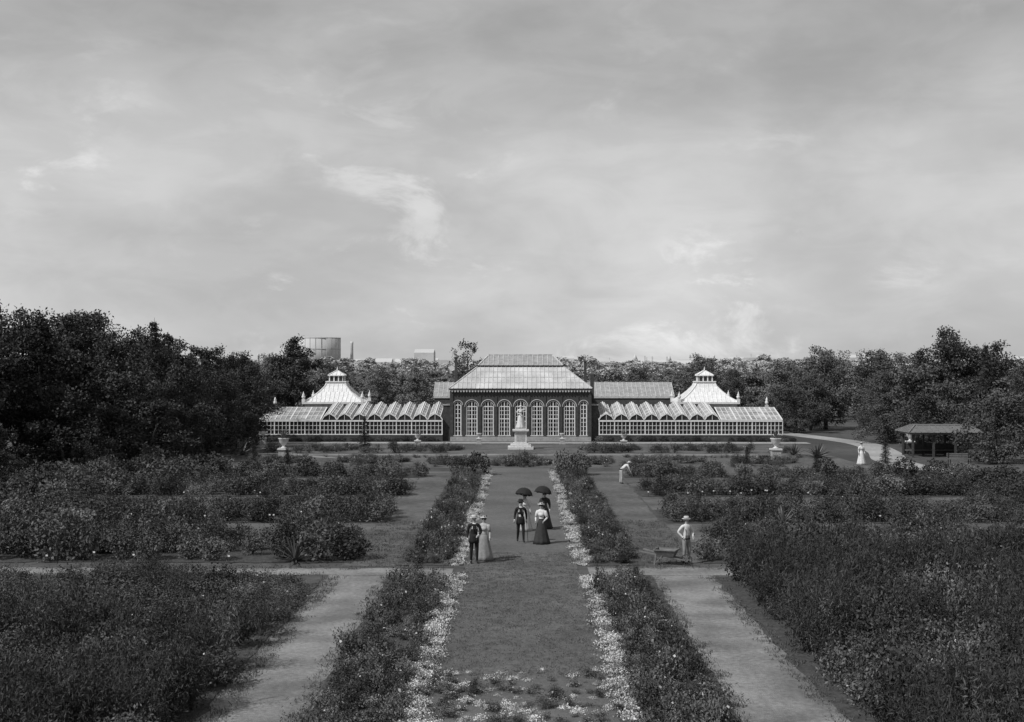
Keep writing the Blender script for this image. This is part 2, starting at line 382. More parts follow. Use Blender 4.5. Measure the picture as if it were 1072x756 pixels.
# central flower beds + edging
for sgn in (-1,1):
    a,b=sorted((sgn*2.65,sgn*4.35))
    for (y0,y1) in ((16,44.0),(47.2,86)):
        P=area(a,b,y0,y1,7.0,rng); S=sc(len(P),rng,1.0,1.0,.35); S[:,2]*=.6+.9*patch(P,1.6,sgn); scatter('flower_border',P,S,c_low,5,int(y0))
        P=area(a,b,y0,y1,.3 if y0<40 else .6,rng); scatter('flower_border_shrubs',P,sc(len(P),rng,.6,.6,.35),c_bush,5,int(y0)+1)
    a,b=sorted((sgn*2.14,sgn*2.68))
    P=np.vstack([area(a,b,16,44.4,26,rng),area(a,b,46.8,88,22,rng)]); P=P[rng.uniform(size=len(P))<.70+.3*patch(P,2.3)]
    S=sc(len(P),rng,.9,.9,.4); scatter('white_edging_plants',P,S,c_edge,4,33)
# foreground ground cover where the lawn starts
P=area(-2.2,2.2,20,30.2,7,rng); P=P[patch(P,1.7)>.3]; scatter('ground_cover',P,sc(len(P),rng,.65,.38,.35),c_low,5,44)
P=area(-2.2,2.2,24,30.8,6,rng); scatter('ground_cover',P,sc(len(P),rng,.6,.6,.4),c_edge,4,45)
# grass tufts
P=area(-2.1,2.1,30,50,40,rng); scatter('grass_tufts',P,sc(len(P),rng,1,.8,.4),c_grass,3,46)
P=np.vstack([area(-7.1,-6.4,24,44.5,24,rng),area(-5.0,-4.6,24,44.5,24,rng),area(4.6,5.0,24,44.5,24,rng),area(6.6,7.1,24,44.5,24,rng),area(-6.8,-4.7,47,60,16,rng),area(4.7,6.8,47,60,16,rng),area(-22,-7,44.4,45.0,14,rng),area(-22,-2.6,45.8,46.6,14,rng),area(2.6,20,45.9,46.8,14,rng)])
scatter('grass_tufts',P,sc(len(P),rng,1.2,1.5,.5),c_grass,3,47)
def mixed_bed(x0,x1,y0,y1,dens,ht,hb,hl,t0,t1,seed,f=.55):
    """bed planted in drifts: tall dark, leafy, low light"""
    P=area(x0,x1,y0,y1,dens,rng); p=patch(P,f,seed)+rng.normal(size=len(P))*.09
    for c,nv,lo,hi,w,h in ((c_tall,4,t1,9,1.1,ht),(c_bush,5,t0,t1,1.05,hb),(c_light,3,-9,t0,.95,hl)):
        q=P[(p>=lo)&(p<hi)]
        if len(q): 
            S=sc(len(q),rng,w,h,.28); S[:,2]*=.75+.5*patch(q,1.3,seed+1); scatter('shrub_bed',q,S,c,nv,seed)
mixed_bed(-22,-7.2,18,35.5,3.2,1.25,.85,.65,.32,.52,1)
mixed_bed(-26,-7.1,35.0,42.8,3.6,.8,.6,.48,.50,.85,3)
mixed_bed(7.5,22,18,43.8,3.1,1.45,1.15,.8,.24,.48,4,.45)
mixed_bed(9.5,26,33,43.8,1.0,1.7,1.5,1.2,.3,.6,9)
# rows
def row(x0,x1,y0,y1,dens,w,h,c,nv,seed,f=.9,gap=.05):
    P=area(min(x0,x1),max(x0,x1),y0,y1,dens,rng); P=P[patch(P,.8,seed*1.7)>gap]; S=sc(len(P),rng,w,h,.28); S[:,2]*=.72+.56*patch(P,f,seed); scatter('plant_row',P,S,c,nv,seed)
def line(x0,x1,y,step,w,h,c,nv,seed,name='shrub_row'):
    n=int(abs(x1-x0)/step); X=np.linspace(x0,x1,n)+rng.normal(size=n)*.15; P=np.column_stack([X,np.full(n,y)+rng.normal(size=n)*.15,np.zeros(n)])
    P=P[rng.uniform(size=n)>.04]; S=sc(len(P),rng,w,h,.25); scatter(name,P,S,c,nv,seed)
for sg in (-1,1):
    xi=6.7 if sg<0 else 7.4
    line(sg*xi,sg*22,48.3,1.1,1.35,1.3,c_round,4,10+sg)
    row(sg*(xi+.3),sg*24,49.4,52.6,2.3,1.0,1.05,c_bush,5,12+sg)
    line(sg*(xi+.2),sg*26,60.0,.85,1.1,.95,c_round,4,18+sg)
    row(sg*(xi-.1),sg*28,60.6,64.3,2.2,1.0,.85,c_bush,5,16+sg)
    row(sg*xi,sg*31,71.6,76.8,1.5,1.05,.8,c_bush,5,20+sg)
    line(sg*(xi+.2),sg*31,72.2,1.3,1.3,1.0,c_round,4,22+sg)
    line(sg*(xi+.3),sg*30,84.2,1.7,1.5,1.05,c_round,4,26+sg)
    row(sg*(xi+.3),sg*28,83.4,85.2,1.4,.9,.65,c_bush,5,27+sg)
    row(sg*8,sg*22,56.0,56.8,1.6,.8,.4,c_light,3,28+sg)
    row(sg*8,sg*24,68.0,68.8,1.6,.8,.45,c_low,5,29+sg)
    row(sg*8,sg*24,79.5,80.5,1.2,.8,.5,c_light,3,31+sg)
    row(sg*6,sg*20,92,93,1.4,1.0,.45,c_light,3,30+sg)
    row(sg*7,sg*23,101,102,2.0,1.0,.6,c_low,5,32+sg)
    row(sg*5,sg*23,106.5,107.5,1.2,1.1,.7,c_bush,5,33+sg)
    line(sg*8,sg*27,122.5,.8,.8,.5,c_round,4,34+sg)
    line(sg*2.9,sg*4.2,85.2,.5,1.4,1.5,c_round,4,36+sg)
    for (cx,cy,rx,ry) in ((5.2,96,2.0,2.5),(11.5,97,2.8,2.0),(19,96.5,2.4,2.0),(8,111,2.8,2.4),(17,111,3,2.6)):
        t=rng.uniform(0,6.28,90); q=np.sqrt(rng.uniform(.45,1,90)); P=np.column_stack([sg*cx+rx*q*np.cos(t),cy+ry*q*np.sin(t),np.zeros(90)])
        scatter('parterre_bed',P,sc(90,rng,1.3,.9,.3),c_low,5,int(cx*3))
# round bed on the axis
t=rng.uniform(0,6.28,150); q=np.sqrt(rng.uniform(0,1,150)); P=np.column_stack([2.3*q*np.cos(t),94.5+2.6*q*np.sin(t),np.zeros(150)]); S=sc(150,rng,1.2,1.5,.25); S[:,2]*=1.5-q; scatter('round_flower_bed',P,S,c_low,5,66)
row(-31,-24,64,82,.7,1.6,1.4,c_round,4,71); row(-25,-20,74,84,.25,1.9,1.5,c_round,4,72); row(27,38,60,78,.5,1.5,1.1,c_round,4,73); row(-25,-19,50,60,.6,1.5,1.4,c_round,4,74)

# distant tree belt
c_far=coll('far_trees')
for i in range(3): proto(tree_mb(300+i,9,3.6,k='leaf_far_haze',clumps=36,lp=50,L=.5,base=.0),'far',c_far)
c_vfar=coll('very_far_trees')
for i in range(3): proto(tree_mb(310+i,9,3.6,k='leaf_vfar_haze',clumps=24,lp=34,L=.8,base=.0),'vfar',c_vfar)
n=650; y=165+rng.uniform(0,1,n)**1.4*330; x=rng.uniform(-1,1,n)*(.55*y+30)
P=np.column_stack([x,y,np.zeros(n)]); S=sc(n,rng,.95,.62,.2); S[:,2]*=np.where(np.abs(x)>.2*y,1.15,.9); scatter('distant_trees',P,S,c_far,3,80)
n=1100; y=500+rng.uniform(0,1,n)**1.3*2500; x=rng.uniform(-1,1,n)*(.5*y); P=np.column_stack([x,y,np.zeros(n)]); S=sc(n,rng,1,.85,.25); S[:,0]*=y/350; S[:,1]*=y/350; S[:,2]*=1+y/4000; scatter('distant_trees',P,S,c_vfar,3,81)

# ------------------------------------------------------------------ conservatory
cons=empty('conservatory')
Y0=123.0
def arched(mw,mf,mg,xc,bw,w,zs,zp,zt,y,sc_=1):
    x0,x1=xc-bw/2,xc+bw/2; a,b=xc-w/2,xc+w/2; r=w/2; yr=y+.28
    mw.poly([(x0,y,0),(a,y,0),(a,y,zt),(x0,y,zt)],'brick'); mw.poly([(b,y,0),(x1,y,0),(x1,y,zt),(b,y,zt)],'brick')
    if zs>0: mw.poly([(a,y,0),(b,y,0),(b,y,zs),(a,y,zs)],'brick')
    pts=[(xc-r*math.cos(t),zp+r*math.sin(t)) for t in np.linspace(0,math.pi,13)]
    for p,q in zip(pts[:-1],pts[1:]): 
        mw.poly([(p[0],y,p[1]),(q[0],y,q[1]),(q[0],y,zt),(p[0],y,zt)],'brick')
        mw.poly([(p[0],y,p[1]),(p[0],yr,p[1]),(q[0],yr,q[1]),(q[0],y,q[1])],'brick')
        mf.bar((p[0],y+.1,p[1]),(q[0],y+.1,q[1]),.1,.11,'white')
        # arch hood, slightly proud of the brick
        k=1+.13/r
        P=lambda v:(xc+(v[0]-xc)*k,y-.03,zp+(v[1]-zp)*k)
        mf.bar(P(p),P(q),.06,.07,'white2')
    for X in (a,b): mw.poly([(X,y,zs),(X,yr,zs),(X,yr,zp),(X,y,zp)],'brick')
    mf.box(a-.08,b+.08,y-.08,y+.2,zs-.1,zs,'white2')
    for X in (a+.05,b-.05): mf.box(X-.06,X+.06,y+.05,y+.15,zs,zp,'white')
    nv=3 if w>.9 else 1
    for i in range(1,nv+1):
        X=a+(b-a)*i/(nv+1); zt2=zp+math.sqrt(max(0,r*r-(X-xc)**2))-.04; hw=.045 if i==2 or nv==1 else .022; mf.box(X-hw,X+hw,y+.08,y+.13,zs,zt2,'white')
    nz=7
    for i in range(1,nz+1):
        Z=zs+(zp-zs)*i/nz; hw=.045 if i in (4,7) else .022; mf.box(a+.1,b-.1,y+.075,y+.125,Z-hw,Z+hw,'white')
    mg.poly([(a,yr-.06,zs),(b,yr-.06,zs),(b,yr-.06,zp+r),(a,yr-.06,zp+r)],'glass')
def ribs(xb,xt,step):
    """positions and lengths of parallel ribs on a trapezoid slope, half widths xb (bottom) -> xt (top)"""
    n=int(2*xb/step)
    for i in range(n+1):
        x=-xb+2*xb*i/n; t=1 if abs(x)<=xt else (xb-abs(x))/(xb-xt)
        if t<.05: continue
        yield x,t
def slope_faces(mb,cx,cy,hx0,hy0,z0,hx1,hy1,z1,k,kr,step,w=.05):
    A=[(-hx0,-hy0),(hx0,-hy0),(hx0,hy0),(-hx0,hy0)];B=[(-hx1,-hy1),(hx1,-hy1),(hx1,hy1),(-hx1,hy1)]
    for i in range(4):
        j=(i+1)%4; mb.poly([(cx+A[i][0],cy+A[i][1],z0),(cx+A[j][0],cy+A[j][1],z0),(cx+B[j][0],cy+B[j][1],z1),(cx+B[i][0],cy+B[i][1],z1)],k)
        mb.bar((cx+A[i][0],cy+A[i][1],z0+.02),(cx+B[i][0],cy+B[i][1],z1+.02),.12,.1,kr)
    for sg in (-1,1):
        for x,t in ribs(hx0,hx1,step):
            mb.bar((cx+x,cy+sg*hy0,z0+.02),(cx+x,cy+sg*(hy0+(hy1-hy0)*t),z0+(z1-z0)*t+.02),w,.06,kr)
        for x,t in ribs(hy0,hy1,step):
            mb.bar((cx+sg*hx0,cy+x,z0+.02),(cx+sg*(hx0+(hx1-hx0)*t),cy+x,z0+(z1-z0)*t+.02),w,.06,kr)
mw,mf,mg=MB(),MB(),MB()
for i in range(-3,4):
    if i==0: arched(mw,mf,mg,0,1.62,1.2,0.0,3.45,5.0,Y0)
    else: arched(mw,mf,mg,i*1.62,1.62,1.14,.6,3.45,5.0,Y0)
for s in (-1,1): arched(mw,mf,mg,s*6.255,1.17,.72,.6,3.6,5.0,Y0)
for s in (-1,1):
    X=s*6.84; mw.poly([(X,Y0,0),(X,137,0),(X,137,5.0),(X,Y0,5.0)],'brick')
    mw.box(X-.2 if s<0 else X-.12,X+.12 if s<0 else X+.2,Y0-.1,Y0+.3,0,5.0,'brick')
mw.poly([(-6.84,137,0),(6.84,137,0),(6.84,137,5),(-6.84,137,5)],'brick')
for i in range(-3,3+1):
    X=(i+.5)*1.62
    if abs(X)<5.8: mw.box(X-.1,X+.1,Y0-.06,Y0-.002,0,4.55,'brick')
mw.box(-7.0,7.0,Y0-.12,Y0-.065,0,.45,'stone2')
mw.obj('walls',cons); mf.obj('window_frames',cons); mg.obj('window_glass',cons)
mr=MB()
mr.box(-7.0,7.0,Y0-.18,137.2,4.98,5.1,'white2'); mr.box(-7.1,7.1,Y0-.3,137.3,5.1,5.24,'dark'); 
for i in range(48):
    x=-6.8+13.6*i/47; mr.box(x-.06,x+.06,Y0-.28,Y0-.185,4.9,5.098,'white2')
slope_faces(mr,0,130,7.1,7.3,5.26,4.35,4.35,7.42,'metalroof','white2',.42,.05)
mr.box(-4.5,4.5,125.55,134.45,7.42,7.55,'dark')
slope_faces(mr,0,130,4.3,4.3,7.56,3.3,1.9,8.62,'roof_g','white2',.5,.05)
mr.box(-3.35,3.35,128.05,131.95,8.62,8.72,'white2')
for t in (.25,.5,.75):
    hx=7.1+(4.35-7.1)*t; yy=130-(7.3+(4.35-7.3)*t); zz=5.26+(7.42-5.26)*t
    mr.bar((-hx,yy,zz+.02),(hx,yy,zz+.02),.04,.05,'white2')
mr.obj('roof',cons)
mc=MB()
for s,h in ((-1,8.3),(1,7.9)):
    mc.box(s*6.75-.14,s*6.75+.14,129,129.3,4.9,h,'brick'); mc.box(s*6.75-.19,s*6.75+.19,128.95,129.35,h,h+.14,'brick')
mc.box(7.5,7.9,133,133.4,0,6.6,'brick')
mc.obj('chimneys',cons)
# linking brick piers
ml=MB()
for s in (-1,1):
    a,b=sorted((s*6.98,s*7.75)); ml.box(a,b,Y0+.4,131,0,3.55,'brick'); ml.box(a-.0,b+.0,Y0+.32,Y0+.5,3.55,3.68,'stone2')
ml.obj('link_walls',cons)
# wings
for s in (-1,1):
    mw=MB(); y=Y0
    a,b=(7.77,19.8)
    def X(v): return s*v
    def bx(x0,x1,*r):
        q=sorted((s*x0,s*x1)); mw.box(q[0],q[1],*r)
    bx(a,26.0,y,y+.3,0,.62,'brick2'); bx(a,26.0,y-.06,y+.3,.62,.72,'white')
    bx(a,26.0,y+.12,y+.16,.72,1.95,'glass'); 
    bx(a,26.0,y-.04,y+.28,1.95,2.1,'white')
    x=a; i=0
    while x<25.95:
        w=.10 if i%4==0 else .045; bx(x,x+w,y+.0,y+.11,.72,1.95,'white'); x+=.38; i+=1
    for Z in (1.12,1.55): bx(a,26,y+.03,y+.1,Z-.02,Z+.02,'white')
    bx(a,26,129,129.3,0,3.2,'brick2')
    # ridge and furrow roof
    nb=8; bw=(b-a)/nb; yb=128.9
    def zr(yy): return 2.12+(yy-y)*(1.0/5.9)
    for i in range(nb):
        x0=a+i*bw; x1=x0+bw; xm=x0+bw*.5; H=.62
        prof=[(x0,0),(x0+bw*.14,.34*H/.62),(xm-bw*.12,.55*H/.62),(xm,H),(xm+bw*.12,.55*H/.62),(x1-bw*.14,.34*H/.62),(x1,0)]
        for p,q in zip(prof[:-1],prof[1:]):
            mw.poly([(X(p[0]),y,zr(y)+p[1]),(X(q[0]),y,zr(y)+q[1]),(X(q[0]),yb,zr(yb)+q[1]),(X(p[0]),yb,zr(yb)+p[1])],'wash')
            mw.bar((X(p[0]),y-.02,zr(y)+p[1]),(X(q[0]),y-.02,zr(y)+q[1]),.09,.09,'white')
        mw.poly([(X(p[0]),y+.02,zr(y)+p[1]) for p in prof],'glass')
        for p in prof[:-1]: mw.bar((X(p[0]),y,zr(y)+p[1]+.02),(X(p[0]),yb,zr(yb)+p[1]+.02),.05 if p[1]<H else .12,.05,'white')
        for fy in (.2,.4,.6,.8):
            yy=y+(yb-y)*fy
            for p,q in zip(prof[:-1],prof[1:]): mw.bar((X(p[0]),yy,zr(yy)+p[1]+.015),(X(q[0]),yy,zr(yy)+q[1]+.015),.035,.04,'white')
        mw.bar((X(xm),y,zr(y)),(X(xm),y,zr(y)+H),.04,.04,'white')
    # end section, plain glass slope
    c0,c1=19.95,26.0; zt=3.22;ytop=127.2
    mw.poly([(X(c0),y-.05,2.12),(X(c1),y-.05,2.12),(X(c1),ytop,zt),(X(c0),ytop,zt)],'wash')
    mw.poly([(X(c0),ytop,zt),(X(c1),ytop,zt),(X(c1),131,2.1),(X(c0),131,2.1)],'wash')
    for i in range(13):
        xx=c0+(c1-c0)*i/12; mw.bar((X(xx),y-.05,2.14),(X(xx),ytop,zt+.02),.11 if i%3==0 else .045,.06,'white')
    for t in (0.01,.33,.66,1): mw.bar((X(c0),y-.05+(ytop-y)*t,2.14+(zt-2.12)*t),(X(c1),y-.05+(ytop-y)*t,2.14+(zt-2.12)*t),.08 if t in(.01,1) else .045,.06,'white')
    mw.poly([(X(c1),y,.6),(X(c1),131,.6),(X(c1),131,2.1),(X(c1),ytop,zt),(X(c1),y,2.1)],'wash'); 
    q=sorted((X(c1),X(c1)+s*.1)); mw.box(q[0],q[1],y,131,0,.6,'brick2')
    for yy in np.linspace(y,131,9): mw.bar((X(c1)+s*.03,yy,.6),(X(c1)+s*.03,yy,2.12+(min(yy,2*ytop-yy)-y)*.25),.06,.05,'white')
    mw.obj('greenhouse_wing',cons)
    # pyramid roofed pavilion behind
    mp=MB(); cx,cy=s*19.75,133.0
    mp.box(cx-3,cx+3,cy-3,cy+3,0,3.5,'white2')
    for u in (-1.5,0,1.5): mp.box(cx+u-.5,cx+u+.5,cy-3.03,cy-3.005,1.2,3.0,'glass')
    mp.box(cx-3.25,cx+3.25,cy-3.25,cy+3.25,3.5,3.68,'white')
    prof=[(3.15,3.69),(2.35,4.15),(1.65,4.75),(1.15,5.3),(.95,5.75)]
    for p,q in zip(prof[:-1],prof[1:]): slope_faces(mp,cx,cy,p[0],p[0],p[1],q[0],q[0],q[1],'white','white',.45,.045)
    mp.box(cx-1.1,cx+1.1,cy-1.1,cy+1.1,5.75,5.86,'white'); mp.box(cx-.72,cx+.72,cy-.72,cy+.72,5.86,6.42,'glass')
    for u in (-.72,-.24,.24,.72):
        mp.box(cx+u-.06,cx+u+.06,cy-.78,cy-.722,5.86,6.42,'white'); mp.box(cx-.78 if s>0 else cx+.722,cx-.722 if s>0 else cx+.78,cy+u-.06,cy+u+.06,5.86,6.42,'white')
    mp.box(cx-.9,cx+.9,cy-.9,cy+.9,6.42,6.5,'white'); slope_faces(mp,cx,cy,.85,.85,6.5,.1,.1,6.95,'white','white',.4,.03)
    mp.lathe([(.05,0),(.12,.08),(.05,.18),(.02,.45)],'white',(cx,cy,6.95),8)
    for u in (-3.1,3.1):
        for v in (-3.1,3.1):
            mp.box(cx+u-.16,cx+u+.16,cy+v-.16,cy+v+.16,3.68,4.0,'white'); mp.lathe([(.06,0),(.17,.14),(.2,.3),(.1,.42),(.14,.5),(.05,.6),(.02,.8)],'white',(cx+u,cy+v,4.0),8)
    mp.box(cx+s*6.1-.16,cx+s*6.1+.16,cy-.16-3,cy-2.84,0,3.4,'white2'); mp.lathe([(.06,0),(.17,.14),(.2,.3),(.1,.42),(.14,.5),(.03,.8)],'white',(cx+s*6.1,cy-3,3.4),8)
    mp.obj('corner_pavilion',cons)
# rear glasshouse
mb=MB(); mb.box(-9.6,17,137.6,143.5,0,3.9,'brick2'); mb.box(-9.7,17.1,137.5,143.6,3.9,4.05,'white2')
mb.poly([(-9.7,137.5,4.06),(17.1,137.5,4.06),(17.1,140.5,5.6),(-9.7,140.5,5.6)],'roof_g'); mb.poly([(-9.7,143.6,4.06),(17.1,143.6,4.06),(17.1,140.5,5.6),(-9.7,140.5,5.6)],'roof_g')
for i in range(54):
    x=-9.7+26.8*i/53; mb.bar((x,137.5,4.08),(x,140.5,5.62),.05,.05,'white2')
for t in (.33,.66,1): mb.bar((-9.7,137.5+3*t,4.08+1.54*t),(17.1,137.5+3*t,4.08+1.54*t),.08,.06,'white2')
for X in (-9.7,17.1): mb.poly([(X,137.5,4.06),(X,143.6,4.06),(X,140.5,5.6)],'white2')
mb.obj('rear_glasshouse',cons)

# ------------------------------------------------------------------ far things
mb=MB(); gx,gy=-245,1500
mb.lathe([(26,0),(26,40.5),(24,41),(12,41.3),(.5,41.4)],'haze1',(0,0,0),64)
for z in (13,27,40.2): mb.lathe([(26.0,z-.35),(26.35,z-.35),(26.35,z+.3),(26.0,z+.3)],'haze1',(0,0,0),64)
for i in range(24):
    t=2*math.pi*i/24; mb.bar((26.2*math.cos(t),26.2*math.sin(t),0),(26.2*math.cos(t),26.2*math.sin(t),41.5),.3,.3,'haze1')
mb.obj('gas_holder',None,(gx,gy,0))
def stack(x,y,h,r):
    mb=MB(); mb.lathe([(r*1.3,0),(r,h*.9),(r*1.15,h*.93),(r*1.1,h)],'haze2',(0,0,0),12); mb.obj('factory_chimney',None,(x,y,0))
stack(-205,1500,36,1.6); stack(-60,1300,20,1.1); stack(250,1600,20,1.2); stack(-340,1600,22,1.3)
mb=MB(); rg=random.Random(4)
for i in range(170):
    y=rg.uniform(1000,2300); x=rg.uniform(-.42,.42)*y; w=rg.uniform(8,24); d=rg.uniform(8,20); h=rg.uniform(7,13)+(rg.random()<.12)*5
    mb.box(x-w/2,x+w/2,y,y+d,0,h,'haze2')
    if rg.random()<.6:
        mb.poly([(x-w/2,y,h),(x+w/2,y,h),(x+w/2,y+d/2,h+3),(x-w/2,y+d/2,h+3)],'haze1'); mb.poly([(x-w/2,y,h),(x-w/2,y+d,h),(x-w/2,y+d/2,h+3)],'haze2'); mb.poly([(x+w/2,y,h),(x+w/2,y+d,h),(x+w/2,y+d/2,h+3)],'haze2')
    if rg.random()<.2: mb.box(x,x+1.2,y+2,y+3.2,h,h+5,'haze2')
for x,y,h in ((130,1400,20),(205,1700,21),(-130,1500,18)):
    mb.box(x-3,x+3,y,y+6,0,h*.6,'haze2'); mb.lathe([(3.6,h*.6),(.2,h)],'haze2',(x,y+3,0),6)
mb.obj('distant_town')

# ------------------------------------------------------------------ people
def skin_part(mb,verts,edges,radii,bonemat,root=0,sub=1):
    me=bpy.data.meshes.new('tmp'); me.from_pydata([tuple(v) for v in verts],edges,[]); o=bpy.data.objects.new('tmp',me); scene.collection.objects.link(o)
    md=o.modifiers.new('s','SKIN')
    sv=me.skin_vertices[0].data if me.skin_vertices else None
    if sv is None:
        bpy.context.view_layer.objects.active=o; bpy.ops.mesh.customdata_skin_add(); sv=me.skin_vertices[0].data
    for i,r in enumerate(radii):
        r=r if isinstance(r,tuple) else (r,r); sv[i].radius=r; sv[i].use_root=(i==root)
    md.use_smooth_shade=True
    s=o.modifiers.new('u','SUBSURF'); s.levels=sub; s.render_levels=sub
    dg=bpy.context.evaluated_depsgraph_get(); dg.update(); em=o.evaluated_get(dg).to_mesh()
    vs=[v.co.copy() for v in em.vertices]; base=len(mb.v); mb.v+=[tuple(v) for v in vs]
    V=[Vector(v) for v in verts]
    for p in em.polygons:
        c=Vector((0,0,0))
        for i in p.vertices: c+=vs[i]
        c/=len(p.vertices); best=None
        for ei,(a,b) in enumerate(edges):
            ab=V[b]-V[a]; t=max(0,min(1,(c-V[a]).dot(ab)/max(1e-9,ab.length_squared))); d=(c-V[a]-ab*t).length
            if best is None or d<best[0]: best=(d,ei)
        k=bonemat[best[1]]
        if callable(k): k=k(c)
        mb.f.append(tuple(base+i for i in p.vertices)); mb.m.append(mb.mi(k)); mb.sm.append(True)
    o.evaluated_get(dg).to_mesh_clear(); bpy.data.objects.remove(o); bpy.data.meshes.remove(me)
def hand(mb,w,d,k,s,grip=False):
    """w wrist, d forearm direction, s side sign"""
    d=Vector(d).normalized(); w=Vector(w); side=Vector((0,-1,0))-d*Vector((0,-1,0)).dot(d)
    if side.length<.2: side=Vector((0,0,1))-d*d.z
    side.normalize(); pn=d.cross(side)*(-s)   # towards body / curl direction
    mb.tube([w-d*.01,w+d*.03,w+d*.085],[.024,.036,.034],k,8,True,.55)
    L=[.072,.082,.076,.060]; c=.9 if grip else .35
    for i in range(4):
        b=w+d*.08+side*(.027-.018*i); l=L[i]
        p1=b+(d*math.cos(c*.7)+pn*math.sin(c*.7))*l*.45; p2=p1+(d*math.cos(c*1.7)+pn*math.sin(c*1.7))*l*.33; p3=p2+(d*math.cos(c*2.5)+pn*math.sin(c*2.5))*l*.24
        mb.tube([b-d*.012,b,p1,p2,p3],[.0085,.0095,.0085,.0075,.005],k,6)
    b=w+d*.03+side*.028; p1=b+(d*.6+side*.7+pn*.3).normalized()*.035; p2=p1+(d*.9+side*.15+pn*.4).normalized()*.03
    mb.tube([b,p1,p2],[.012,.010,.007],k,6)
def person(name,loc,yaw,J=None,dress=None,hat='straw',height=1.72,mats=None,parasol=False,female=False,marble=False,lean=0.0,apron=False,cane=False):
    J=J or {}; m=dict(top='suit',sleeve='suit',leg='suit',skin='skin',hair='hair',shoe='suit',front='cloth_w',skirt='skirt_d')
    if mats: m.update(mats)
    if marble: m={k:'stone' for k in m}
    F=female
    j=dict(pel=(0,0,.93),bel=(0,0,1.07),ch=(0,0,1.27),uc=(0,.0,1.41),nk=(0,0,1.49),h1=(0,-.02,1.565),h2=(0,-.012,1.645),h3=(0,-.005,1.70),
        shL=(.175,0,1.415),elL=(.24,.03,1.13),wrL=(.25,-.07,.90),shR=(-.175,0,1.415),elR=(-.24,.03,1.13),wrR=(-.25,-.07,.90),
        hiL=(.09,0,.88),knL=(.105,-.03,.50),anL=(.11,.02,.085),toL=(.13,-.15,.035),hiR=(-.09,0,.88),knR=(-.105,-.03,.50),anR=(-.11,.03,.085),toR=(-.13,-.14,.035))
    if F:
        for k in ('shL','shR'): j[k]=(j[k][0]*.86,0,1.40)
    j.update(J)
    if lean:
        for k in ('bel','ch','uc','nk','h1','h2','h3','shL','shR'):
            v=Vector(j[k])-Vector((0,0,.93)); v=Matrix.Rotation(lean,3,'X')@v; j[k]=tuple(v+Vector((0,0,.93)))
    r=dict(pel=(.15,.115),bel=(.125,.10) if not F else (.10,.085),ch=(.165,.115) if not F else (.135,.11),uc=(.11,.09),nk=.052,h1=(.066,.072),h2=(.078,.092),h3=(.055,.066),
        shL=.072 if not F else .085,elL=.052,wrL=.031,hiL=.10,knL=.068,anL=.045,toL=.038)
    keys=['pel','bel','ch','uc','nk','h1','h2','h3','shL','elL','wrL','shR','elR','wrR','hiL','knL','anL','toL','hiR','knR','anR','toR']
    rad=[r[k.replace('R','L')] if k not in r else r[k] for k in keys]
    E=[('pel','bel','leg'),('bel','ch','top'),('ch','uc','top'),('uc','nk','top'),('nk','h1','skin'),('h1','h2','skin'),('h2','h3','skin'),
       ('uc','shL','top'),('shL','elL','sleeve'),('elL','wrL','sleeve'),('uc','shR','top'),('shR','elR','sleeve'),('elR','wrR','sleeve'),
       ('pel','hiL','leg'),('hiL','knL','leg'),('knL','anL','leg'),('anL','toL','shoe'),('pel','hiR','leg'),('hiR','knR','leg'),('knR','anR','leg'),('anR','toR','shoe')]
    ix={k:i for i,k in enumerate(keys)}
    def front(c): return m['front'] if (abs(c.x)<.045+.35*max(0,c.z-1.2)*.35 and c.y<-.05 and c.z>1.12) else m['top']
    bm=[]
    for a,b,k in E:
        if k=='top' and not F and not marble and abs(lean)<.1 and a in('bel','ch','uc') and b in ('ch','uc','nk'): bm.append(front)
        else: bm.append(m[k])
    mb=MB(); skin_part(mb,[j[k] for k in keys],[(ix[a],ix[b]) for a,b,k in E],rad,bm)
    # face
    h=Vector(j['h2']); sk=m['skin']
    mb.tube([h+Vector((0,-.088,.012)),h+Vector((0,-.108,-.022)),h+Vector((0,-.09,-.03))],[.007,.013,.008],sk,6)
    for s in (-1,1):
        mb.ball(h+Vector((s*.03,-.083,.008)),(.011,.008,.007),m['hair'] if not marble else 'stone',8,5); mb.ball(h+Vector((s*.082,0,-.01)),(.010,.02,.03),sk,8,5)
        mb.tube([h+Vector((s*.015,-.09,.026)),h+Vector((s*.045,-.08,.026))],[.004,.003],m['hair'],4)
    mb.tube([h+Vector((-.022,-.084,-.052)),h+Vector((0,-.09,-.05)),h+Vector((.022,-.084,-.052))],[.004,.006,.004],m['hair'] if not marble else 'stone',5)
    mb.ball(h+Vector((0,.018,.03)),(.088,.095,.078) if not F else (.10,.105,.085),m['hair'],12,8)
    if F: mb.ball(h+Vector((0,.06,.08)),(.05,.05,.045),m['hair'],10,6)
    for s,w,e in ((1,'wrL','elL'),(-1,'wrR','elR')):
        hand(mb,j[w],Vector(j[w])-Vector(j[e]),sk,s,grip=(parasol and s<0) or cane)
        if not marble: mb.tube([Vector(j[w]).lerp(Vector(j[e]),.16),Vector(j[w])],[.034,.032],m['front'],10)
    # clothes
    if dress or F:
        def wob(t,z): return .07*math.sin(9*t+z*2)*(1-z/1.02)+.02*math.sin(17*t)
        mb.lathe([(.38,.015),(.34,.15),(.285,.4),(.235,.65),(.195,.85),(.16,.97),(.112,1.045)],m['skirt'],(0,.02,0),36,True,wob,1,.92)
        mb.lathe([(.113,1.035),(.118,1.05),(.113,1.075)],m['leg'] if not marble else 'stone',(0,.01,0),20,True,None,1,.85)
        for s,a,b in ((1,'shL','elL'),(-1,'shR','elR')):
            A=Vector(j[a]);B=Vector(j[b]); mb.tube([A+Vector((0,0,.03)),A.lerp(B,.25),A.lerp(B,.6),A.lerp(B,1.0)],[.065,.088,.076,.052],m['sleeve'],12)
